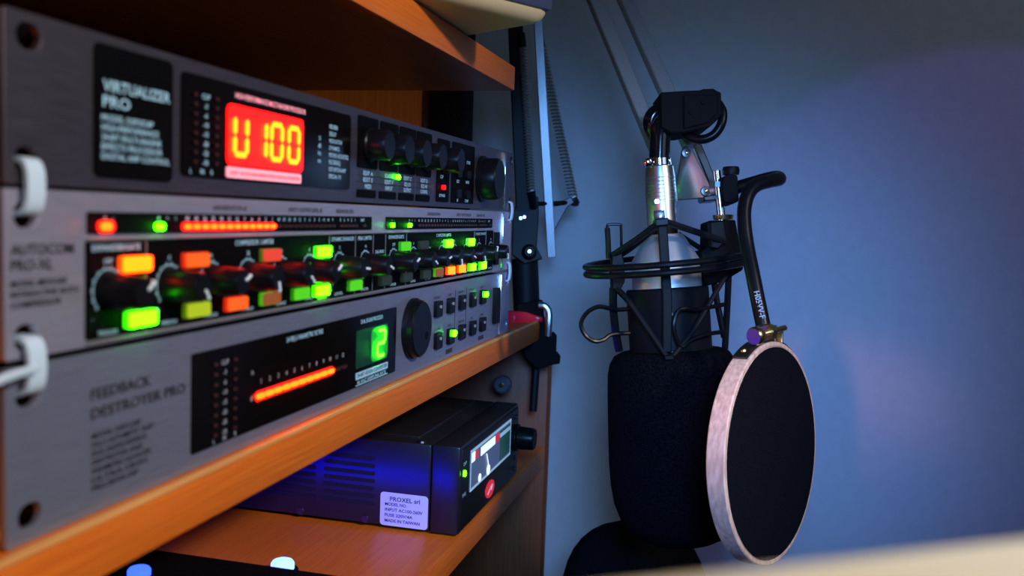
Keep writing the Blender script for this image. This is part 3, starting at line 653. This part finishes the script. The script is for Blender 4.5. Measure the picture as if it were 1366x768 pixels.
bxo = thing('black_box', tuple(W(920, 150, .60)), 'black plastic box strapped to the arm above the microphone', 'box')
a_ = (RT*math.cos(.55)+FW*math.sin(.55)*-1).normalized(); n_ = UP.cross(a_).normalized()
cbx = W(925, 149, .606)
obj('box_shell', pxprism([(881, 123), (912, 121), (936, 120), (937, 118.5), (953, 118), (956, 121), (962, 123), (963, 152), (957, 160), (947, 169), (928, 173), (911, 177), (896, 177), (882, 170)], .590, .622), 'matte_black', bxo)
obj('box_cover', pxprism([(912, 126), (958, 126), (958, 150), (945, 164), (912, 172)], .5885, .591), 'matte_black', bxo)
for x, y in ((938, 137), (921, 150)): obj('cover_screw', lathe(nb(), solid([(.0014, 0), (.0011, .0006)]), W(x, y, .5885), -FW, 10), 'matte_black', bxo)
obj('strap_loop', tube(nb(), spline([W(958, 138, .600), W(964, 150, .598), W(962, 166, .597), W(952, 180, .598), (W(936, 186, .600)), W(920, 182, .603), W(908, 174, .606)], 6), .0030, 12), 'rubber', bxo)

# ------------------------------------------------------------------ shock mount
sm = thing('shock_mount', tuple(W(965, 300, .60)), 'black wire spider shock mount holding the microphone', 'shock mount')
ra = (W(993, 341, .605)-W(783, 362, .595)); RL = ra.length/2; ra = ra.normalized(); rc = (W(993, 341, .605)+W(783, 362, .595))/2
ru = (UP-ra*UP.dot(ra)); ru = (ru-FW*.06); ru = (ru-ra*ru.dot(ra)).normalized(); rf = ra.cross(ru)
for dz in (.0024, -.0024):
    obj('ring', tube(nb(), [rc+ru*dz+(ra*math.cos(2*PI*i/56)+rf*math.sin(2*PI*i/56))*RL for i in range(56)], .0020, 10, True), 'rubber', sm)
def wire(pts, r, n=5, seg=8, m='rubber', name='wire'):
    P = [W(*p) for p in pts]
    return obj(name, tube(nb(), spline(P, n) if n > 1 else P, r, seg), m, sm)
obj('front_strip', pxprism([(877, 293), (890, 293), (897, 400), (896, 470), (884, 470), (884, 400)], .5665, .5690), 'black', sm)
obj('cord_clip', pxprism([(874, 292), (892, 290), (893, 300), (875, 302)], .563, .573), 'rubber', sm)
obj('cord_clip', pxprism([(886, 474), (899, 473), (900, 480), (887, 481)], .562, .571), 'rubber', sm)
for p in ([(882, 295, .567), (850, 319, .577), (818, 340, .590)], [(880, 299, .571), (850, 325, .590), (822, 345, .600)], [(886, 295, .567), (925, 308, .577), (967, 322, .588)], [(905, 312, .62), (925, 325, .62), (945, 338, .615)]):
    wire(p, .0021 if p[0][2] < .57 else .0017, 3, name='elastic_cord', m='cord')
obj('side_post', pxprism([(817, 338), (829, 335), (833, 350), (834, 375), (828, 386), (817, 386), (815, 360)], .588, .600), 'black', sm)
wire([(811, 345, .592), (811, 325, .592), (810, 303, .592), (813, 299.5, .592), (827, 299.5, .592), (828.5, 303, .592), (829, 333, .592)], .0009, 4, name='hook')
wire([(812, 345, .594), (811, 318, .594), (810, 304, .594)], .0018, 1, name='hook_sleeve')
wire([(818, 384, .592), (818, 410, .594), (821, 440, .596), (826, 468, .598)], .0026, 3, name='leg_rod')
wire([(823, 385, .585), (834, 395, .580), (860, 432, .573), (890, 476, .567)], .0016, 4, name='elastic_cord', m='cord')
wire([(968, 368, .585), (950, 398, .580), (925, 440, .573), (896, 477, .567)], .0016, 4, name='elastic_cord', m='cord')
wire([(822, 386, .600), (840, 405, .612), (870, 440, .625)], .0014, 3, name='elastic_cord', m='cord')
wire([(840, 412, .592), (822, 413, .590), (812, 411, .588), (798, 409, .586), (783, 417, .586), (775, 432, .586), (781, 447, .586), (793, 455, .586), (805, 453, .588), (816, 446, .590), (840, 444, .592)], .0014, 5, name='side_loop')
wire([(966, 406, .588), (945, 410, .578), (928, 413, .572), (914, 411.5, .569), (904, 416, .568), (899, 434, .567), (903, 453, .568), (910, 462, .569), (922, 453, .571), (942, 446, .577), (966, 442, .588)], .0014, 5, name='side_loop')
wire([(952, 372, .600), (957, 405, .600), (966, 450, .600)], .0020, 3, name='leg_rod')
wire([(972, 368, .598), (970, 410, .599), (967, 466, .600)], .0021, 3, name='leg_rod')
obj('mount_block', pxprism([(946, 294), (981, 293), (986, 320), (994, 342), (991, 360), (976, 369), (962, 376), (944, 381), (938, 374), (935, 336), (945, 330)], .594, .622), 'matte_black', sm)
obj('swivel_joint', pxprism([(947, 296), (966, 294), (970, 320), (958, 332), (949, 330)], .586, .595), 'black', sm)
obj('tension_screw', lathe(nb(), solid([(.0042, 0), (.0040, .004), (.0030, .0052)]), W(973, 346, .594), -FW, 18), 'rubber', sm)

# ------------------------------------------------------------------ pop filter
pf = thing('pop_filter', tuple(W(975, 250, .60)), 'home-made pop filter of a wooden embroidery hoop with black fabric', 'pop filter')
ck = obj('arm_clamp', pxprism([(964, 236), (974, 231), (984, 234), (985, 246), (986, 268), (978, 272), (966, 270), (963, 255)], .594, .614), 'matte_black', pf)
obj('clamp_knob', lathe(nb(), solid([(.0052, 0), (.0056, .003), (.0050, .005)]), W(975, 233, .602), UP, 16), 'black', ck)
neck = [(978, 252, .600), (990, 248, .596), (1004, 244, .590), (1022, 239, .582), (1036, 236.5, .574), (1039, 239, .564), (1026, 241.5, .556), (1009, 247, .550), (998, 259, .546), (993, 278, .543), (993, 300, .540), (997, 330, .536), (1004, 365, .530), (1011, 400, .525), (1018, 434, .521)]
P = spline([W(*q) for q in neck], 6)
obj('flexible_neck', tube(nb(), P, .0042, 16), 'rubber', pf)
# lettering down the flexible neck
q0 = W(1008, 391, .5265); q1 = W(1016.5, 427, .522); dn = (q1-q0).normalized(); tc_ = (CAM-q0).normalized(); tc_ = (tc_-dn*tc_.dot(dn)).normalized()
bb = tc_.cross(dn)
txt(pf, 'H05VV-F', 0, 0, .0030, 'print_dim', w=(q1-q0).length, o=q0+tc_*.00435-bb*.0008, a=dn, b=bb)
HC = W(1033, 603, .520); vv = (HC-CAM).normalized(); r2 = (RT-vv*RT.dot(vv)).normalized(); u2_ = r2.cross(vv)
ang = math.acos(.392); tl = math.radians(6.3)
mn = r2*math.cos(tl)-u2_*math.sin(tl); mj = u2_*math.cos(tl)+r2*math.sin(tl)
hn = (-vv*math.cos(ang)+mn*math.sin(ang)).normalized(); hs = hn.cross(mj)
HR = .0618; HT = .0105
def hoop(ro, ri, t0, t1): return lathe(nb(), [(ri, t0), (ri, t1-.0004), (ri+.0004, t1), (ro-.0006, t1), (ro, t1-.0006), (ro, t0+.0006), (ro-.0006, t0), (ri, t0)], HC, hn, 96)
obj('outer_hoop', hoop(HR, HR-.0026, -HT, 0), 'hoop_wood', pf)
obj('inner_hoop', hoop(HR-.0028, HR-.0050, -HT, .0002), 'hoop_wood', pf)
obj('fabric', lathe(nb(), [(0, .0006), (HR-.0030, .0004), (HR-.0030, -.0006), (0, -.0004)], HC, hn, 96), 'fabric', pf)
def onhoop(deg, r, t): a = math.radians(deg); return HC + mj*(math.cos(a)*r)+hs*(math.sin(a)*r)*(1 if hs.dot(RT) > 0 else -1)+hn*t
def strapband(d0, d1):
    bm = nb(); rr = []
    for i in range(9):
        d = d0+(d1-d0)*i/8
        rr.append([bm.verts.new(onhoop(d, HR+q, t)) for q, t in ((.0001, -.0015), (.0014, -.0018), (.0014, -.0098), (.0001, -.0101))])
    for i in range(8):
        for j in range(4): bm.faces.new((rr[i][j], rr[i][(j+1) % 4], rr[i+1][(j+1) % 4], rr[i+1][j]))
    bm.faces.new(rr[0]); bm.faces.new(rr[-1]); return bm
b1 = obj('metal_tab', strapband(-40, -5), 'dark_steel', pf); b2 = obj('metal_tab', strapband(5, 24), 'dark_steel', pf)
pr = onhoop(-34, HR+.0014, -.006); obj('rivet', lathe(nb(), solid([(.0018, 0), (.0012, .0010)]), pr, (pr-HC).normalized(), 12), 'brass', b1)
for d, nm in ((-3, b1), (5, b2)):
    o_ = onhoop(d, HR+.0055, -.006); obj('tab_lug', obox(nb(), o_-mj*.001, mj*.0050, hn*.0042, (hs*.0008), .0004), 'brass', nm)
sa = W(1005, 449, .506); sb = W(1047, 437, .524)
sc_ = obj('screw', rod(nb(), sa+(sb-sa)*.15, sb, .0016, 14), 'brass', pf)
obj('screw_head', lathe(nb(), solid([(.0046, 0), (.0052, .001), (.0052, .004), (.0046, .005)]), sa, sb-sa, 24), 'brass', sc_)
obj('screw_nut', lathe(nb(), solid([(.0046, 0), (.0046, .004)]), sa+(sb-sa)*.42, sb-sa, 6), 'brass', sc_)

# ------------------------------------------------------------------ dark chair below the microphone
ch = thing('chair', (.56, -.16, -.72), 'black padded chair in deep shadow beneath the foam windscreen', 'chair')
bcen = W(846, 832, .74)
bk = nb(); r = bmesh.ops.create_uvsphere(bk, u_segments=32, v_segments=18, radius=1)['verts']
for v in r:
    c = v.co.copy(); f = lambda q, e: math.copysign(abs(q)**e, q)
    v.co = bcen + RT*f(c.x, .8)*.060 + FW*f(c.y, .8)*.028 + UP*f(c.z, .75)*.082
obj('backrest', bk, 'fabric', ch, 60)
sx, sy = bcen.x, bcen.y
obj('back_stem', tube(nb(), spline([V((sx, sy, -.24)), V((sx+.02, sy, -.34)), V((sx-.03, sy-.02, -.39))], 5), .016, 12), 'arm_black', ch)
obj('seat', obox(nb(), V((sx-.12, sy-.03, -.375)), X*.15, Y*.15, Z*.03, .025, 3), 'fabric', ch)
obj('gas_column', rod(nb(), V((sx-.12, sy-.03, -.40)), V((sx-.12, sy-.03, -.67)), .02, 16), 'arm_black', ch)
for i in range(5):
    a = 2*PI*i/5+.3; q = V((sx-.12, sy-.03, -.66)); e2 = q+V((math.cos(a)*.17, math.sin(a)*.17, -.025))
    lgx = obj('base_leg', rod(nb(), q, e2, .014, 12, .010), 'arm_black', ch)
    obj('caster', rod(nb(), e2+V((-.01, 0, -.0135)), e2+V((.01, 0, -.0135)), .0215, 14), 'black', lgx)
